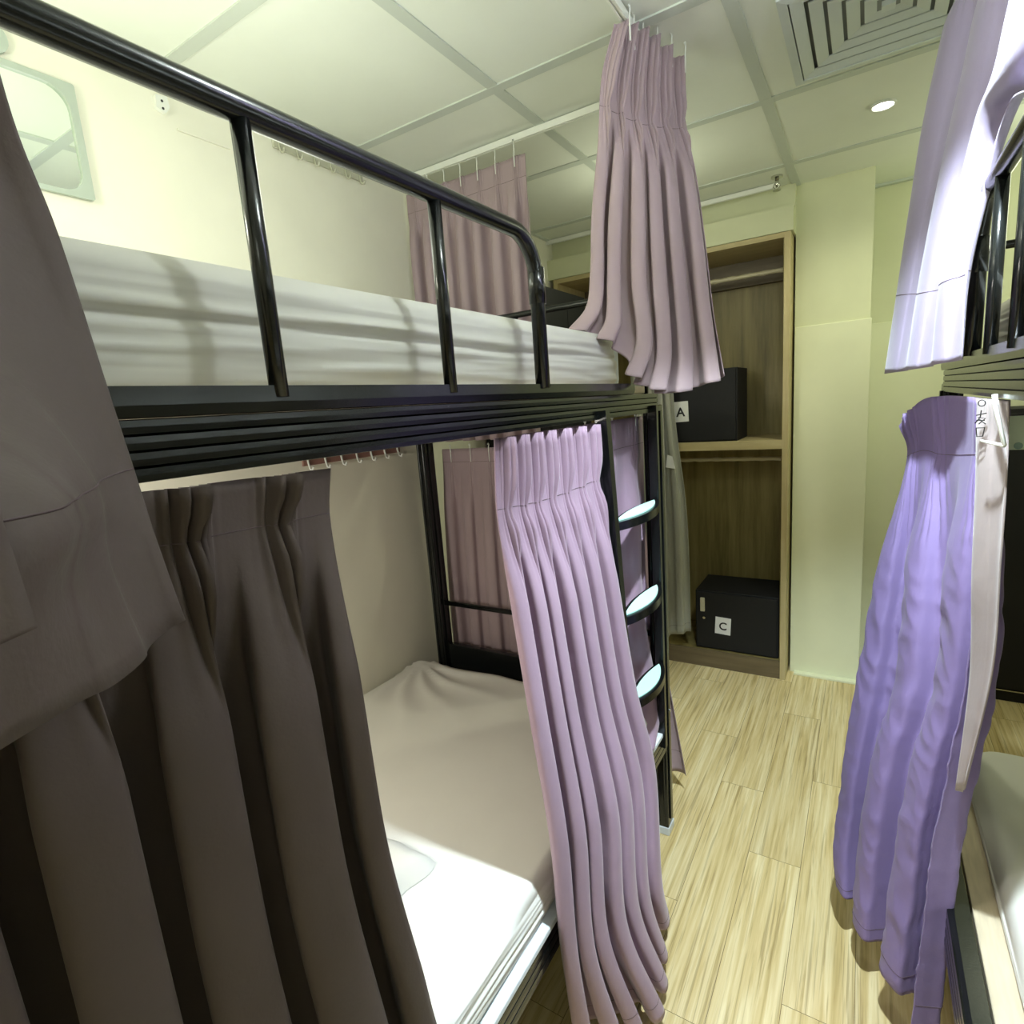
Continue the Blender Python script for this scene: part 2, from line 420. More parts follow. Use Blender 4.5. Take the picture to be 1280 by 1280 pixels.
def curtain(name, key, label, mat, N, amp, group=None, nu=260, nv=70, hooks=True, hem=.93, headline=True, hooklen=.035, **kw):
    G = surface(ROWS[key], nu, nv, N, amp, **kw)
    root_loc = Vector(G[-1, nu//2]); 
    root = thing(name, label, 'curtain', group, root_loc)
    cloth = MB().grid(G).build('curtain_cloth', mat, root, smooth=True)
    so = cloth.modifiers.new('Solidify', 'SOLIDIFY'); so.thickness = .003; so.offset = 0
    du = np.gradient(G, axis=1); dv = np.gradient(G, axis=0); nn = np.cross(du, dv)
    nn /= np.linalg.norm(nn, axis=2, keepdims=True)+1e-9
    head = kw.get('head', .06)
    for t_, nm, ok in ((head, 'heading_stitch', headline), (hem, 'hem_stitch', hem is not None)):
        if not ok: continue
        k = int(round(t_*(nv-1)))
        s_ = MB()
        for sg in (1, -1):
            s_.tube([tuple(G[k, j]+nn[k, j]*.0016*sg) for j in range(0, nu, 2)], .0007, 5)
        s_.build(nm, M['thread'], root, smooth=True)
    if hooks:
        for i in range(N):
            j = int(min(nu-1, (i+.5)/N*nu)); p = G[0, j]; q = G[min(3, nv-1), j]
            s_ = MB()
            x, y, z = p
            s_.tube([(x, y, q[2]), (x, y, z+.004), (x, y+.004, z+hooklen*.6), (x, y, z+hooklen), (x, y-.006, z+hooklen*.7)], .0022, 6)
            s_.build('hook', M['whiteplastic'], root, smooth=True)
    fix(root)
    return root, G

G1 = 'privacy curtains of the bunks'
mu, li, vi, du_ = M['mauve'], M['lilac'], M['violet'], M['shaded_mauve']
r, G = curtain('upper_curtain', 'near_up', 'shade-dimmed mauve curtain end with wide hem hanging in the left foreground over the rail', du_, 3, lambda t: .022 if t < .3 else .022-.017*min(1, (t-.3)*2), seed=3, head=.05, hem=.865, nu=240)
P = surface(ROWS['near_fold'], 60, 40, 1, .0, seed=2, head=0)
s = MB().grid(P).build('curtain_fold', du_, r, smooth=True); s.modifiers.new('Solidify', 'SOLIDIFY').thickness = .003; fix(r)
curtain('lower_curtain', 'near_low', 'shade-darkened mauve curtain with deep folds hanging below the near rail of the left bunk', du_, 7, lambda t: .042+.022*t, seed=11, head=.05, nu=420, nv=80, hem=.95, sharp=.75, over=.4, headamp=.7, phase=1.2, hooks=False)
curtain('lower_curtain', 'mid', 'lilac pleated floor-length curtain hanging beside the ladder of the left bunk', li, 7, lambda t: .022+.014*t, seed=5, head=.07, nu=420, nv=90, hem=.965, over=.35, jitter=.2, headamp=.9, hooks=False)
curtain('lower_curtain', 'ladder', 'short lilac curtain end gathered right behind the turquoise ladder rungs', li, 3, lambda t: .022, seed=8, head=.09, hem=None, nu=160, blend=.2, hooklen=.01)
curtain('lower_curtain', 'end_low', 'mauve curtain closing the far end of the lower left bunk behind its end bar', mu, 9, lambda t: .014+.014*t, seed=4, head=.05, nu=420, over=.3, hooklen=.02)
curtain('upper_curtain', 'end_up', 'mauve curtain on the cross track at the far end of the upper left bunk', mu, 7, lambda t: .022+.006*t, seed=9, head=.08, nu=320, over=.2, hooklen=.055)
curtain('upper_curtain', 'corner', 'pinkish curtain bunched at the ceiling track corner, tail lying on the upper mattress end', mu, 6, lambda t: .02+.014*t, seed=14, head=.13, nu=340, nv=90, hem=None, over=.4, headamp=1.1, hooklen=.035)
curtain('upper_curtain', 'up_right', 'pale brightly lit curtain at the top right hanging past the upper right bunk rail', M['paleviolet'], 3, lambda t: .03-.022*t, seed=6, head=.05, nu=260, hem=.80, hooklen=.035)
rr, GR = curtain('lower_curtain', 'low_right', 'violet blue creased curtain hanging at the end of the right bunk above the bare floor', vi, 3, lambda t: .026+.018*t, seed=23, head=.06, nu=340, nv=160, hem=.97, over=.4, sharp=.6, hooks=False, crease=.007, phase=.8)
P = surface(ROWS['strip'], 40, 60, 1, .006, seed=3, head=0, over=0)
s = MB().grid(P).build('folded_edge', M['lining'], rr, smooth=True, label='beige lining side folded outwards along the curtain edge'); s.modifiers.new('Solidify', 'SOLIDIFY').thickness = .003; fix(rr)
curtain('closet_curtain', 'grey', 'grey curtain drawn aside at the left edge of the open wardrobe', M['greycloth'], 4, lambda t: .02, seed=2, hem=.97, nu=160)

# ------------------------------------------------------------------ curtain tracks
def track(label, pts):
    o = thing('curtain_track', label, 'curtain track', 'white ceiling curtain tracks', pts[0])
    s_ = MB()
    for a, b_ in zip(pts, pts[1:]):
        a, b_ = Vector(a), Vector(b_); t_ = (b_-a).normalized(); w = Vector((-t_.y, t_.x, 0))
        prof = [(-.009, 0), (.009, 0), (.009, -.022), (.003, -.022), (.003, -.016), (-.003, -.016), (-.003, -.022), (-.009, -.022)]
        s_.prism(prof, lambda p, q_, e: (a if e == 0 else b_)+w*p+Vector((0, 0, q_)))
    s_.build('track_rail', M['track'], o); fix(o); return o
arc = [(-.57-.08*(1-math.cos(k*math.pi/12)), 1.92+.08*math.sin(k*math.pi/12), CEIL-.004) for k in range(7)]
track('white curtain track along the aisle side and far end of the left bunk', [(-.57, -1.5, CEIL-.004)]+arc+[(XL, 2.0, CEIL-.004)])
track('white curtain track along the aisle side of the right bunk', [(.19, -1.5, CEIL-.004), (.19, 1.98, CEIL-.004)])
track('white curtain track running across in front of the wardrobe', [(XL, 3.29, CEIL-.004), (-.40, 3.29, CEIL-.004)])

# ------------------------------------------------------------------ bunk beds
def ladder_rung(y0, y1, z, xa, s, parent):
    n = 14; P = []
    for k in range(n+1):
        a = k/n; y = y0+(y1-y0)*a; P.append((a, y, .040*math.sin(math.pi*a)**.8))
    # bowed flat step
    prof_out = [(xa-s*(.006+w), y) for a, y, w in P]; prof_in = [(xa+s*(.006+w*.55), y) for a, y, w in reversed(P)]
    prof = prof_out+prof_in[1:-1]
    st = MB().prism(prof, lambda a, b_, e: (a, b_, z-.024 if e == 0 else z)).build('rung', M['black'], parent)
    autosmooth(st)
    P2 = [(xa-s*(w*.86), y0+.02+(y1-y0-.04)*a) for a, y, w in P]; P3 = [(xa+s*(w*.42), y0+.02+(y1-y0-.04)*a) for a, y, w in reversed(P)]
    pr = P2+P3[1:-1]
    MB().prism(pr, lambda a, b_, e: (a, b_, z+(.0005 if e == 0 else .004))).build('tread_pad', M['pad'], st, label='pale turquoise anti-slip pad on the rung')

def side_profile(z0, z1):
    n = 4; out = [(.0, z0)]
    for k in range(n):
        a = z0+(z1-z0)*k/n; h = (z1-z0)/n
        out += [(.0125, a+h*.08), (.013, a+h*.5), (.0125, a+h*.90), (.009, a+h*.96)]
    out += [(.0, z1), (-.03, z1), (-.03, z0)]
    return out

def bunk(label, xa, s, y0, y1, guard, ladder=True, w=1.06, group='black metal bunk beds'):
    """xa: aisle face of the frame, s: direction away from the aisle"""
    o = thing('bunk_bed', label, 'bunk bed', group, (xa+s*w/2, (y0+y1)/2, 0))
    bl = M['black']
    def pole(x, y, h, cap=True):
        p = MB().box(x-.024, x+.024, y-.03, y+.03, .03, h, .005)
        for dx in (-.012, .012):
            p.tube([(x+dx, y-.031, .05), (x+dx, y-.031, h-.02)], .004, 8)
        p.box(x-s*.024, x-s*.030, y-.012, y+.012, .06, h-.02, .002)
        p = autosmooth(p.build('post', bl, o))
        MB().box(x-.027, x+.027, y-.033, y+.033, 0, .032, .004).build('foot_cap', M['footcap'], p)
        MB().tube([(x-s*.03, y, .50), (x-s*.034, y, .50)], .006, 10).build('bolt', M['chrome'], p)
    for y in (y0, y1):
        pole(xa+s*.026, y, 1.60); pole(xa+s*(w-.03), y, 1.60)
    for (z0, z1, nm) in ((1.577, 1.638, 'upper_side_rail'), (.355, .455, 'lower_side_rail')):
        for xx, dr in ((xa, -s), (xa+s*w, s)):
            prof = side_profile(z0, z1)
            ya, yb = y0+.0, y1-.02
            rl = MB().prism(prof, lambda a, b_, e: (xx+dr*(a-.014), ya if e == 0 else yb, b_)).build(nm, bl, o)
    # slat decks
    for z in (1.60, .39):
        d_ = MB()
        for k in range(11):
            y = y0+.1+(y1-y0-.2)*k/10
            d_.box(xa+s*.04, xa+s*(w-.03), y-.015, y+.015, z-.012, z+.012)
        d_.build('slat_deck', bl, o)
    # end bars
    for y in (y0, y1):
        xi, xo = xa+s*.05, xa+s*(w-.05)
        MB().box(xi, xo, y-.02, y+.02, 1.575, 1.635, .004).build('end_bar', bl, o)
        if ladder:
            MB().box(xi, xo, y-.012, y+.012, .36, .60, .004).build('end_board', bl, o)
            MB().tube([(xi, y, .79), (xo, y, .79)], .011).build('end_bar', bl, o, smooth=True)
        else:
            MB().box(xi, xo, y-.012, y+.012, .36, .42, .004).build('end_bar', bl, o)
        g = MB()
        a, b_ = sorted((xi+s*.0, xo))
        g.tube([(a+.0, y, 1.62)]+[(a+.06-.06*math.cos(k*math.pi/12), y, 1.90+.06*math.sin(k*math.pi/12)) for k in range(7)]+[(b_-.06+.06*math.sin(k*math.pi/12), y, 1.90+.06*math.cos(k*math.pi/12)) for k in range(7)]+[(b_, y, 1.62)], .011)
        g.tube([((a+b_)/2, y, 1.62), ((a+b_)/2, y, 1.955)], .008)
        g.build('head_rail', bl, o, smooth=True)
    # guard rail of the aisle side
    gy0, gy1, gz, vs = guard
    bb = MB(); prof = [(.0, 1.6385), (.006, 1.639), (.008, 1.650), (.007, 1.668), (-.02, 1.668), (-.02, 1.6385)]
    gr = bb.prism(prof, lambda a, b_, e: (xa-s*(a-.006), y0+.03 if e == 0 else gy1+.55, b_)).build('guard_base', bl, o)
    g = MB()
    xg = xa+s*.004; R_ = .085
    path = [(xg, gy0, 1.66), (xg, gy0, gz-R_)]+[(xg, gy0+R_*(1-math.cos(k*math.pi/16)), gz-R_+R_*math.sin(k*math.pi/16)) for k in range(1, 9)]
    path += [(xg, gy1-R_+R_*math.sin(k*math.pi/16), gz-R_+R_*math.cos(k*math.pi/16)) for k in range(0, 9)]+[(xg, gy1, 1.66)]
    g.tube(path, .0155, 14)
    gr = g.build('guard_rail', bl, o, smooth=True)
    for y in vs:
        MB().tube([(xg, y, 1.655), (xg, y, gz-.008)], .0108, 12).build('guard_bar', bl, gr, smooth=True)
    MB().tube([(xg, gy1, 1.83), (xg, gy1, 1.90)], .0175, 12).build('sleeve', bl, gr, smooth=True)
    if ladder:
        l_ = MB()
        yt, yb = 1.375, 1.52
        P_ = [(xa-s*.004, yt, 1.60), (xa-s*.004, yb, .45)]
        for (ya, za), (yb2, zb) in (((1.375, 1.60), (1.50, .40)),):
            l_.prism([(-.016, -.014), (.016, -.014), (.016, .014), (-.016, .014)], lambda a, b_, e: (xa-s*.0+a, (ya if e == 0 else yb2)+b_, za if e == 0 else zb))
        lr = l_.build('ladder_upright', bl, o)
        l2 = MB().box(xa-.014, xa+.014, 1.778, 1.80, .40, 1.6, .003).build('ladder_upright', bl, o)
        for z in (1.295, 1.008, .725):
            yl = 1.375+(1.6-z)/1.2*.125
            ladder_rung(yl+.012, 1.782, z, xa-s*.004, s, o)
    fix(o); return o

bunk('black metal bunk bed on the left with turquoise-padded ladder rungs', -.58, -1, -.07, 1.865, (-.03, 1.075, 1.96, (.10, .43, .757)))
bunk('black metal bunk bed at the right edge behind the violet blue curtain', .185, 1, .17, 2.12, (.2, 1.60, 1.97, (.5, .83, 1.16, 1.38)), ladder=False)

# ------------------------------------------------------------------ mattresses
def mattress(label, x0, x1, y0, y1, z0, z1, rad=.05, group='mattresses in white sheets', wr=1.0, cover=True, pucker=None, seed=1, edge=None, ridges=0):
    o = thing('mattress', label, 'mattress', group, ((x0+x1)/2, (y0+y1)/2, z0))
    rng = np.random.RandomState(seed)
    nx, ny = 70, 120
    prof = []   # sheet wraps the top and the sides
    P = []
    def side_pt(a, b):
        # a, b in 0..1 over an unrolled sheet which folds over the edges
        pass
    L = z1-z0
    us = np.concatenate([np.linspace(-L*1.0, 0, 28, endpoint=False), np.linspace(0, x1-x0, nx), np.linspace(x1-x0, x1-x0+L, 29)[1:]])
    vs = np.concatenate([np.linspace(-L*1.0, 0, 28, endpoint=False), np.linspace(0, y1-y0, ny), np.linspace(y1-y0, y1-y0+L, 29)[1:]])
    from mathutils import noise as mn
    for v in vs:
        row = []
        for u in us:
            dx = dy = 0
            x = min(max(u, 0), x1-x0); y = min(max(v, 0), y1-y0)
            ov = max(0, -u, u-(x1-x0), -v, v-(y1-y0))
            z = z1-ov
            # rounded edges and corners
            ex = min(x, x1-x0-x); ey = min(y, y1-y0-y)
            e = min(ex, ey)
            if ex < rad and ey < rad:
                # round the corner in plan
                cx, cy = rad, rad
                fx, fy = ex-cx, ey-cy; dd = math.hypot(fx, fy)
                if dd > rad:
                    ex2, ey2 = cx+fx*rad/dd, cy+fy*rad/dd
                    x = ex2 if x < (x1-x0)/2 else x1-x0-ex2; y = ey2 if y < (y1-y0)/2 else y1-y0-ey2
                    e = 0
                else: e = rad-dd
            rr = edge or rad*.5
            if ov == 0 and e < rr:
                z -= rr-math.sqrt(max(0, rr*rr-(rr-e)**2))
            elif ov > 0:
                z = z1-rr-(ov/L)*(L-rr)
            q_ = Vector((x0+x, y0+y, z))
            # puffed top, side creases
            if ov == 0:
                q_.z += .010*wr*math.sin(math.pi*min(1, x/(x1-x0)))*math.sin(math.pi*min(1, y/(y1-y0)))
                q_.z += .004*wr*mn.noise(Vector((x*3, y*1.4, seed)))
                if pucker:
                    for (px, py) in pucker:
                        dxp, dyp = x0+x-px, y0+y-py; rd = math.hypot(dxp, dyp)
                        an_ = math.atan2(dyp, dxp)
                        q_.z += .018*math.exp(-rd*4.0)*(1-2*abs(math.sin(an_*9+.8*math.sin(rd*9))))*min(1, rd*8)
            else:
                t_ = ov/L
                s_ = y if (u < 0 or u > x1-x0) else x
                o_ = .006*wr*(mn.noise(Vector((s_*2.2, t_*9, seed+3)))+.6*mn.noise(Vector((s_*5, t_*20, seed+7))))+.008*wr*math.sin(math.pi*t_)
                o_ += ridges*(.0030*math.sin(t_*11+4*mn.noise(Vector((s_*1.4, 0, 2))))*(.6+mn.noise(Vector((s_*2.5, 7, t_*2))))+.003*math.sin(t_*24+5*mn.noise(Vector((s_*1.9, 5, 2))))*max(0, .4+1.4*mn.noise(Vector((s_*3, 2, t_*4)))))
                o_ -= ridges*.006*math.exp(-((t_-.38-.04*mn.noise(Vector((s_*1.5, 3, 3))))/.035)**2)
                if u < 0: q_.x -= o_
                elif u > x1-x0: q_.x += o_
                if v < 0: q_.y -= o_
                elif v > y1-y0: q_.y += o_
            row.append(q_)
        P.append(row)
    sh = MB().grid(P).build('fitted_sheet', M['sheet'], o, smooth=True)
    MB().box(x0+.008, x1-.008, y0+.008, y1-.008, z0, z1-.03, .02).build('mattress_core', M['protector'], o, smooth=False)
    fix(o); return o

mattress('white sheeted mattress on the upper left bunk behind the guard rail', -1.66, -.655, -.02, 1.74, 1.668, 1.818, .10, wr=1.0, seed=4, edge=.022, ridges=1)
ml = mattress('white sheeted mattress on the lower left bunk seen between the two curtains', -1.67, -.60, -.02, 1.755, .458, .562, .05, wr=1.0, pucker=[(-1.64, 1.72)], seed=2)
MB().box(-1.66, -.575, -.01, 1.81, .44, .456, .004).build('under_cover', M['protector'], ml, label='pale blue white quilted pad edge under the sheet'); fix(ml)
mattress('white sheeted mattress on the upper right bunk, a sliver at the right edge', .27, 1.2, .22, 2.0, 1.668, 1.795, .05, seed=5)
mattress('grey green and white sheeted mattress on the lower right bunk', .285, 1.22, .2, 2.03, .45, .52, .09, wr=.4, seed=6)
tag(MB().box(.235, 1.2, .22, 1.98, .424, .448, .003).build('bed_board', M['board']), 'pale plywood bed board sticking out under the lower right mattress', 'board', 'bed boards')
tag(MB().box(-1.62, -.608, .0, 1.80, 1.640, 1.662, .003).build('bed_board', M['board']), 'brown bed board under the upper left mattress', 'board', 'bed boards')

# folded white cloth lying on the lower left mattress
fp = MB(); P = []
from mathutils import noise as mn
def folded(x0, x1, y0, y1, z0, h, seed):
    m_ = MB(); n = 34; P = []
    for j in range(n+1):
        row = []
        for i in range(n+1):
            a, b_ = i/n, j/n
            e = min(a, 1-a, b_, 1-b_)
            z = z0+h*(1-math.exp(-e*22))+.010*mn.noise(Vector((a*5, b_*7, seed)))*min(1, e*10)
            x = x0+(x1-x0)*a+.02*mn.noise(Vector((b_*6, seed, 1))); y = y0+(y1-y0)*b_+.02*mn.noise(Vector((a*6, seed, 9)))
            row.append((x, y, z))
        P.append(row)
    m_.grid(P); ob = m_.build('folded_towel', M['sheet'], None, smooth=True); return ob
tw = folded(-1.25, -.84, .46, .86, .571, .045, 3)
tag(tw, 'folded white cloth lying on the lower left mattress behind the dark curtain', 'towel')

# ------------------------------------------------------------------ wardrobe
W = thing('wardrobe', 'open oak wardrobe with shelf and two hanging rods against the far wall', 'wardrobe', None, (-.95, 3.5, 0))
wx0, wx1, wy0, wy1, wh = -1.66, -.345, 3.27, 3.73, 2.38
MB().box(wx1-.028, wx1, wy0, wy1, 0, wh, .001).build('side_panel', M['woodlight'], W)
MB().box(wx0, wx0+.028, wy0, wy1, 0, wh, .001).build('side_panel', M['woodlight'], W)
MB().box(wx0+.028, wx1-.028, wy0, wy1, wh-.025, wh, .001).build('top_panel', M['woodshelf'], W)
MB().box(wx0+.028, wx1-.028, wy1-.015, wy1, 0, wh-.025).build('back_panel', M['wood'], W)
MB().box(wx1-.034, wx1-.0282, wy0+.02, wy1-.015, .1, wh-.025).build('side_lining', M['wood'], W)
MB().box(wx0+.028, wx1-.0345, wy1-.06, wy1-.016, wh-.16, wh-.026).build('back_rail', M['wooddark'], W)
MB().box(wx0+.028, wx1-.028, wy0+.002, wy1-.016, 1.31, 1.358, .001).build('shelf', M['woodshelf'], W)
MB().box(wx0+.028, wx1-.028, wy0+.02, wy1-.016, .085, .105, .001).build('base_panel', M['wood'], W)
MB().box(wx0+.028, wx1-.028, wy0+.006, wy0+.022, .0, .105, .001).build('kick_board', M['wooddark'], W)
for z in (2.245, 1.235):
    rb = MB()
    n = 40; pts = [(wx0+.028+(wx1-wx0-.06)*k/n, 3.50, z+.0008*math.sin(k*1.9)) for k in range(n+1)]
    rb.tube(pts, [.012+.0015*math.sin(k*2.3) for k in range(n+1)], 10)
    rb.build('hanging_rod', M['rod'], W, smooth=True)
fix(W)

def text_mesh(txt, size, name, parent, origin, ux, uz, mat=None, depth=.0006):
    """letters in the plane spanned by ux (reading direction) and uz (up)"""
    cu = D.curves.new(name, 'FONT'); cu.body = txt; cu.size = size; cu.align_x = 'CENTER'; cu.align_y = 'CENTER'; cu.extrude = depth; cu.offset = size*.018
    ob = D.objects.new(name, cu); COL.objects.link(ob)
    dg = bpy.context.evaluated_depsgraph_get(); me = D.meshes.new_from_object(ob.evaluated_get(dg))
    D.objects.remove(ob)
    ux = Vector(ux).normalized(); uz = Vector(uz).normalized(); n = ux.cross(uz)
    me.transform(Matrix(((ux.x, uz.x, n.x, origin[0]), (ux.y, uz.y, n.y, origin[1]), (ux.z, uz.z, n.z, origin[2]), (0, 0, 0, 1))))
    me.materials.clear(); me.materials.append(mat or M['ink'])
    o2 = D.objects.new(name, me); COL.objects.link(o2); o2.parent = parent
    return o2

def safe(label, letter, x0, x1, y0, y1, z0, z1, lab, handle=None):
    o = thing('safe_box', label, 'safe', 'black safe boxes in the wardrobe', ((x0+x1)/2, (y0+y1)/2, z0))
    MB().box(x0, x1, y0+.012, y1, z0, z1, .004).build('body', M['blackmatte'], o)
    d_ = MB().box(x0+.008, x1-.008, y0, y0+.0115, z0+.008, z1-.008, .002).build('door', M['blackmatte'], o)
    lx, lz, lw, lh, rot = lab
    pc = Matrix.Rotation(rot, 3, 'Y')
    ux, uz = pc @ Vector((1, 0, 0)), pc @ Vector((0, 0, 1))
    c_ = Vector((lx, y0-.001, lz))
    p = MB(); p.prism([(-lw/2, -lh/2), (lw/2, -lh/2), (lw/2, lh/2), (-lw/2, lh/2)], lambda a, b_, e: c_+ux*a+uz*b_+Vector((0, (.0008 if e else -.0008), 0)))
    pb = p.build('letter_card', M['paper'], d_, label='white paper card with a black letter '+letter)
    text_mesh(letter, lh*.62, 'letter', d_, tuple(c_+Vector((0, -.0016, -lh*.04))), ux, uz)
    if handle:
        hx, hz0, hz1 = handle
        MB().box(hx-.013, hx+.013, y0-.012, y0-.0005, hz0, hz1, .004).build('handle', M['cream'], d_)
        MB().tube([(hx+.008, y0-.010, hz0-.04), (hx+.008, y0-.0005, hz0-.04)], .008, 12).build('keyhole', M['chrome'], d_)
    for q_ in (d_, ): pass
    fix(o); return o
safe('black safe box with a letter A card on the wardrobe shelf', 'A', -1.08, -.60, 3.29, 3.60, 1.359, 1.755, (-.905, 1.535, .088, .115, -.03))
safe('black safe box with a letter C card and pale handle on the wardrobe floor', 'C', -.845, -.385, 3.30, 3.64, .106, .470, (-.685, .265, .088, .105, .05), (-.80, .345, .43))

# tag on the grey curtain
tg = MB().prism([(0, 0), (.055, -.01), (.04, .06), (.012, .07)], lambda a, b_, e: (-.955+a, 3.14+(.001 if e else 0), 1.235+b_)).build('paper_tag', M['paper'])
tag(tg, 'small white paper tag on the grey wardrobe curtain', 'tag')

# ------------------------------------------------------------------ black cabinets
def cabinet(label, x0, x1, y0, y1, z1, face):
    o = thing('metal_cabinet', label, 'cabinet', None, ((x0+x1)/2, (y0+y1)/2, 0))
    MB().box(x0, x1, y0, y1, .0, z1, .004).build('body', M['blackmatte'], o)
    if face == 'x':
        for a, b_ in ((y0+.01, (y0+y1)/2-.003), ((y0+y1)/2+.003, y1-.01)):
            dd = MB().box(x1, x1+.010, a, b_, .06, z1-.08, .002).build('door', M['blackmatte'], o)
            MB().box(x1+.010, x1+.02, b_-.05, b_-.035, z1*.5, z1*.5+.12, .002).build('handle', M['chrome'], dd)
    else:
        for a, b_ in ((x0+.01, (x0+x1)/2-.003), ((x0+x1)/2+.003, x1-.01)):
            dd = MB().box(a, b_, y0-.010, y0, .07, z1-.02, .002).build('door', M['blackmatte'], o)
        MB().box(x0+.004, x1-.004, y0-.012, y0-.0005, .058, .064).build('chrome_strip', M['chrome'], o)
    fix(o); return o
cabinet('tall black cabinet standing beyond the end rail of the upper left bunk', -1.69, -1.305, 2.45, 2.93, 2.18, 'x')
cabinet('low black cabinet on the floor behind the right bunk', .50, 1.30, 3.46, 3.73, 1.45, 'y')

# ------------------------------------------------------------------ ceiling fittings
def diffuser():
    o = thing('air_diffuser', 'square white louvred air vent in the ceiling', 'air vent', None, (.015, 2.04, CEIL))
    cx, cy = .015, 2.04
    def ring(a, b_, za, zb, m_, nm, th=.003):
        s_ = MB(); bm_ = s_.bm
        def sq(r, z): return [bm_.verts.new((cx+sx*r, cy+sy*r, z)) for sx, sy in ((-1, -1), (1, -1), (1, 1), (-1, 1))]
        A, B, C_, D_ = sq(a, za), sq(b_, zb), sq(b_, zb+th), sq(a, za+th)
        for P_, Q_ in ((A, B), (B, C_), (C_, D_), (D_, A)):
            for k in range(4): bm_.faces.new((P_[k], P_[(k+1) % 4], Q_[(k+1) % 4], Q_[k]))
        return s_.build(nm, m_, o)
    MB().box(cx-.225, cx+.225, cy-.225, cy+.225, CEIL-.0045, CEIL-.0035).build('duct_opening', M['slot'], o)
    ring(.248, .246, CEIL-.001, CEIL-.030, M['diffuser'], 'rim_side')
    ring(.246, .222, CEIL-.030, CEIL-.033, M['diffuser'], 'rim')
    for k in range(5):
        a = .219-.041*k
        ring(a, a-.031, CEIL-.031+.0052*k, CEIL-.024+.0050*k, M['diffuser'], 'louvre')
        
    MB().box(cx-.016, cx+.016, cy-.016, cy+.016, CEIL-.018, CEIL-.005).build('centre_plate', M['diffuser'], o)
    fix(o)
diffuser()

def downlight(x, y, label, power, col, size, blend, lit, tilt=(0, 0)):
    o = thing('downlight', label, 'downlight', 'round recessed ceiling downlights', (x, y, CEIL))
    s_ = MB(); n = 32
    pts = [(x+.038*math.cos(2*math.pi*k/n), y+.038*math.sin(2*math.pi*k/n), CEIL-.004) for k in range(n)]
    s_.tube(pts, .005, 8, closed=True); s_.build('trim_ring', M['whiteplastic'], o, smooth=True)
    s_ = MB(); s_.bm.faces.new([s_.bm.verts.new((x+.035*math.cos(-2*math.pi*k/n), y+.035*math.sin(-2*math.pi*k/n), CEIL-.003)) for k in range(n)])
    s_.build('lamp_disc', lit, o)
    L = D.lights.new('downlight_beam', 'SPOT'); L.energy = power; L.color = col; L.spot_size = size; L.spot_blend = blend; L.shadow_soft_size = .03
    lo = D.objects.new('downlight_beam', L); COL.objects.link(lo); lo.location = (x, y, CEIL-.02); lo.rotation_euler = (tilt[0], tilt[1], 0)
    fix(o); return o
LIT = emit('lamp_glow', (1, 1, .93), 14)
downlight(.015, 2.72, 'small bright round downlight in the ceiling beyond the air vent', 20, (1, 1, .74), 2.7, .8, LIT)
downlight(.015, .87, 'round downlight above the aisle between the bunks', 270, (.78, .92, 1.0), math.radians(84), .5, LIT, (math.radians(15), math.radians(-8)))

def lamp(name, x, y, z, power, col, rad):
    L = D.lights.new(name, 'POINT'); L.energy = power; L.color = col; L.shadow_soft_size = rad
    lo = D.objects.new(name, L); COL.objects.link(lo); lo.location = (x, y, z); return lo
# reading lamp of the upper left bunk, on the wall behind the dark curtain
bl_ = thing('bunk_lamp', 'round white wall lamp over the upper left bunk', 'lamp', None, (XL, .1, 2.40))
s = MB(); s.tube([(XL+.001, .1, 2.40), (XL+.03, .1, 2.40)], .07, 28); s.build('lamp_base', M['whiteplastic'], bl_)
s = MB(); s.tube([(XL+.031, .1, 2.40), (XL+.06, .1, 2.40), (XL+.075, .1, 2.40)], [.06, .05, .02], 28); s.build('lamp_globe', emit('bunk_lamp_glow', (1, .97, .8), 6), bl_, smooth=True)
fix(bl_)
lamp('bunk_lamp_light', -1.30, .1, 2.25, 12, (.98, 1, .84), .08)
lamp('aisle_fill', .75, 3.1, 2.30, 7, (.94, 1, .74), .2)  # added fill for the far aisle in place of bounced light, no fitting
lamp('rear_fill', .45, -.7, 2.40, 5, (.95, 1, .90), .2)  # unseen fill added behind the camera to lift the aisle side
lamp('lower_bunk_fill', -1.25, .05, 1.38, 27, (1, .96, .86), .08)  # added fill that brightens the lower bunk, no lamp there
lamp('downlight_spill', .015, .87, CEIL-.07, 12, (.88, .97, .96), .04)
lamp('upper_bunk_fill', -1.15, .9, 2.15, 4, (.97, 1, .88), .15)  # fill without a fixture, added over the upper bunk for soft light
lamp('closet_fill', -.9, 2.6, 2.30, 3.2, (.97, 1, .74), .1)  # added fill near the wardrobe, stands in for bounce

# sprinkler
sp = thing('sprinkler', 'small chrome sprinkler head under the ceiling beside the pillar', 'sprinkler', None, (-.40, 3.24, CEIL))
MB().tube([(-.40, 3.20, CEIL), (-.40, 3.20, CEIL-.008)], .026, 20).build('flange', M['chrome'], sp)
MB().tube([(-.40, 3.20, CEIL-.008), (-.40, 3.20, CEIL-.035), (-.40, 3.20, CEIL-.05)], [.009, .009, .004], 12).build('nozzle', M['chrome'], sp, smooth=True)
s = MB()
for sg in (-1, 1): s.tube([(-.40+sg*.008, 3.20, CEIL-.03), (-.40+sg*.016, 3.20, CEIL-.045), (-.40+sg*.003, 3.20, CEIL-.062)], .0025, 6)
s.tube([(-.40, 3.20, CEIL-.062), (-.40, 3.20, CEIL-.065)], .018, 14); s.build('deflector', M['chrome'], sp)
fix(sp)

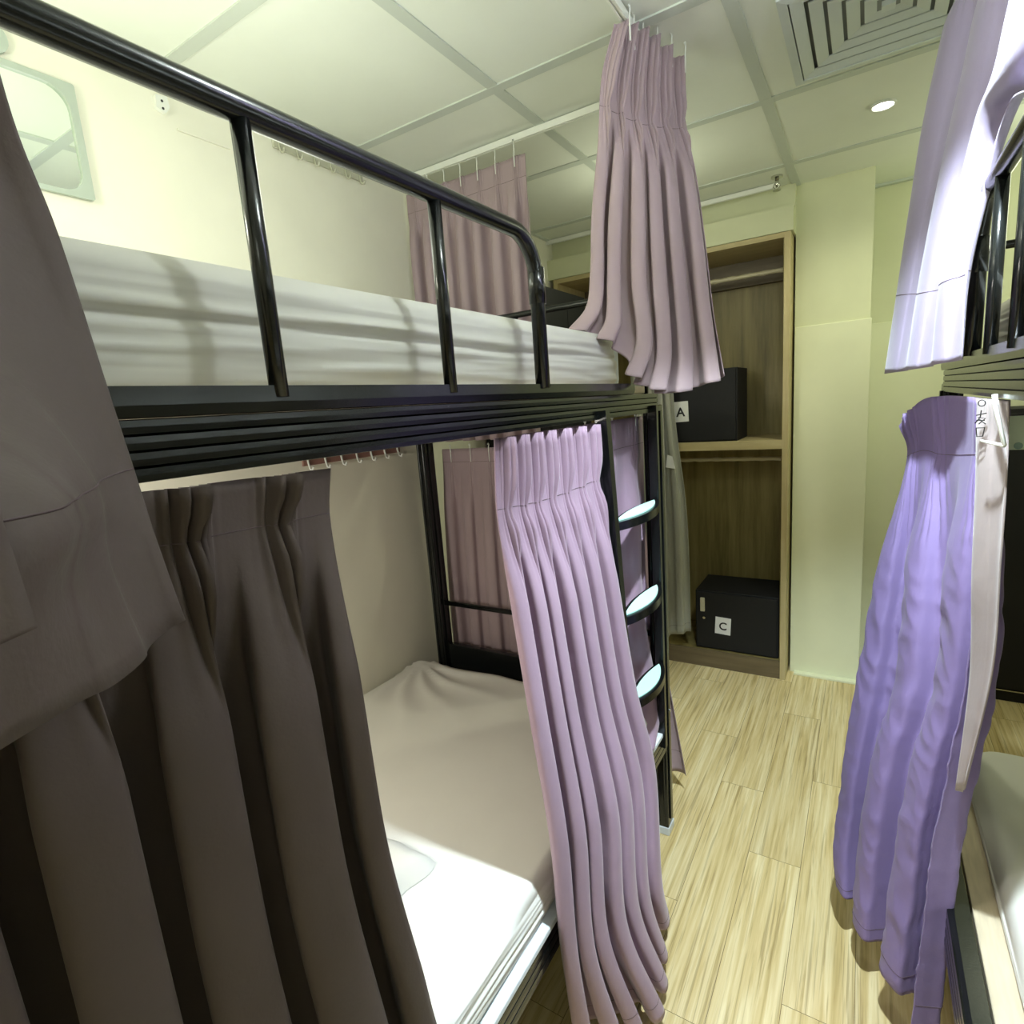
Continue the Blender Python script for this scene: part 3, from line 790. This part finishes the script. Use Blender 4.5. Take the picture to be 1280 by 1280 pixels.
# ------------------------------------------------------------------ left wall fittings
mi = thing('wall_mirror', 'pale framed mirror on the left wall above the upper mattress', 'mirror', None, (XL, .6, 2.36))
def rrect(y0, y1, z0, z1, r, n=6):
    out = []
    for cy, cz, a0 in ((y1-r, z1-r, 0), (y0+r, z1-r, 90), (y0+r, z0+r, 180), (y1-r, z0+r, 270)):
        for k in range(n+1):
            a = math.radians(a0+90*k/n); out.append((cy+r*math.cos(a), cz+r*math.sin(a)))
    return out
mt = Matrix.Identity(4)
outer = rrect(.40, .785, 2.222, 2.488, .006); inner = rrect(.41, .768, 2.234, 2.474, .05)
s = MB(); A = [s.bm.verts.new((XL+.002, y, z)) for y, z in outer]; B = [s.bm.verts.new((XL+.014, y, z)) for y, z in outer]
C_ = [s.bm.verts.new((XL+.014, y, z)) for y, z in inner]; D_ = [s.bm.verts.new((XL+.006, y, z)) for y, z in inner]
n = len(outer)
for P_, Q_ in ((A, B), (B, C_), (C_, D_)):
    for k in range(n): s.bm.faces.new((P_[k], P_[(k+1) % n], Q_[(k+1) % n], Q_[k]))
s.build('mirror_frame', M['mframe'], mi)
s = MB(); s.bm.faces.new([s.bm.verts.new((XL+.0065, y, z)) for y, z in inner]); s.build('mirror_glass', M['mirror'], mi)
s = MB(); s.tube([(XL+.003, .63, 2.53), (XL+.012, .63, 2.53)], .036, 24); s.build('hanging_tab', M['mframe'], mi)
fix(mi)

so = thing('wall_socket', 'small white two-pin socket on the left wall near the ceiling', 'socket', None, (XL, 1.0, 2.53))
s = MB(); s.prism([(.985, 2.512), (1.008, 2.504), (1.022, 2.522), (1.019, 2.55), (.987, 2.545)], lambda a, b_, e: (XL+.0005 if e == 0 else XL+.014, a, b_)); s.build('socket_plate', M['whiteplastic'], so)
s = MB()
for z in (2.533, 2.514): s.tube([(XL+.0145, 1.002, z), (XL+.0155, 1.002, z)], .0035, 10)
s.build('pin_hole', M['ink'], so); fix(so)
tag(MB().box(XL+.0005, XL+.006, 1.04, 1.20, 2.475, 2.481).build('cable_trunking', M['wall']), 'thin cream cable strip on the wall beside the socket', 'cable strip')

def hook_rack(label, y0, y1, z, m_, n):
    o = thing('hook_rack', label, 'hook rack', 'hook racks on the left wall', (XL, (y0+y1)/2, z))
    MB().box(XL+.0005, XL+.008, y0, y1, z-.02, z+.02, .003).build('rack_strip', m_, o)
    for k in range(n):
        y = y0+.02+(y1-y0-.04)*k/(n-1)
        s_ = MB(); s_.tube([(XL+.009, y, z+.012), (XL+.012, y, z-.012), (XL+.018, y, z-.032), (XL+.03, y, z-.036), (XL+.036, y, z-.024)], .0038, 8)
        s_.build('hook', M['whiteplastic'] if m_ is M['redstrip'] else M['clear'], o, smooth=True)
    fix(o)
hook_rack('clear plastic hook rack high on the wall over the upper left bunk', 1.36, 1.76, 2.552, M['clear'], 6)
hook_rack('red brown hook rack with white hooks in the lower left bunk', 1.30, 1.80, 1.497, M['redstrip'], 7)

# ------------------------------------------------------------------ right bunk small things
cl = thing('plastic_clip', 'white plastic curtain clip on the violet curtain under the right bunk rail', 'clip', None, (.18, 1.27, 1.54))
s = MB(); s.tube([(.178, 1.225, 1.585), (.180, 1.225, 1.565), (.190, 1.19, 1.503)], [.004, .0035, .003], 8)
s.tube([(.190, 1.19, 1.503), (.165, 1.225, 1.509)], [.003, .0022], 8)
s.build('clip_arm', M['whiteplastic'], cl, smooth=True); fix(cl)
s = MB().box(.208, .30, 1.279, 1.281, 1.487, 1.545).build('key_card', plain('pale_mint_card', (.70, .82, .66), .5, var=.02))
tag(s, 'pale mint card hanging beside the curtain clip under the right bunk rail', 'card')
dt = MB().tube([(.222, 1.2785, 1.494), (.222, 1.276, 1.494)], .006, 14).build('grey_dot', M['greydot'], s)

# handwriting on the pale strip of the violet curtain
def stroke_obj(strokes, org, ux, uz, size, parent):
    s_ = MB(); ux = Vector(ux); uz = Vector(uz); org = Vector(org)
    for st in strokes:
        s_.tube([org+ux*(p[0]*size)+uz*(p[1]*size) for p in st], .0009, 5)
    o = s_.build('handwriting', M['ink'], parent, label='black handwritten marks on the curtain header'); return o
O_ = [[(.5+.28*math.cos(k*.6), 2.75+.22*math.sin(k*.6)) for k in range(12)]]
mid_ = [[(.15, 1.9), (.9, 2.05)], [(.5, 2.25), (.45, 1.75), (.1, 1.35)], [(.3, 1.75), (.85, 1.7), (.4, 1.3)], [(.35, 1.65), (.9, 1.3)], [(.2, 1.55), (.8, 1.55)]]
box_ = [[(.2, 1.0), (.85, 1.05), (.75, .45), (.3, .4), (.2, 1.0)]]
stroke_obj(O_+mid_+box_, (.1595, 1.272, 1.503), (.62, -.78, 0), (0, 0, 1), .0245, rr); fix(rr)

# ------------------------------------------------------------------ camera
cam = D.cameras.new('camera'); cam.sensor_width = 36; cam.lens = 703/1280*36; cam.clip_start = .02; cam.clip_end = 50
co = D.objects.new('camera', cam); COL.objects.link(co)
co.matrix_world = Matrix(((.8478, -.031619, .529372, 0), (.524993, .191121, -.829371, 0), (-.074951, .981057, .178632, 1.62), (0, 0, 0, 1)))
bpy.context.scene.camera = co

w = D.worlds.new('world'); bpy.context.scene.world = w; w.use_nodes = True
w.node_tree.nodes['Background'].inputs[0].default_value = (.9, 1, .9, 1); w.node_tree.nodes['Background'].inputs[1].default_value = .05
vs = bpy.context.scene.view_settings
vs.view_transform = 'Standard'; vs.look = 'None'; vs.gamma = 1; vs.use_curve_mapping = False; vs.exposure = 0.08
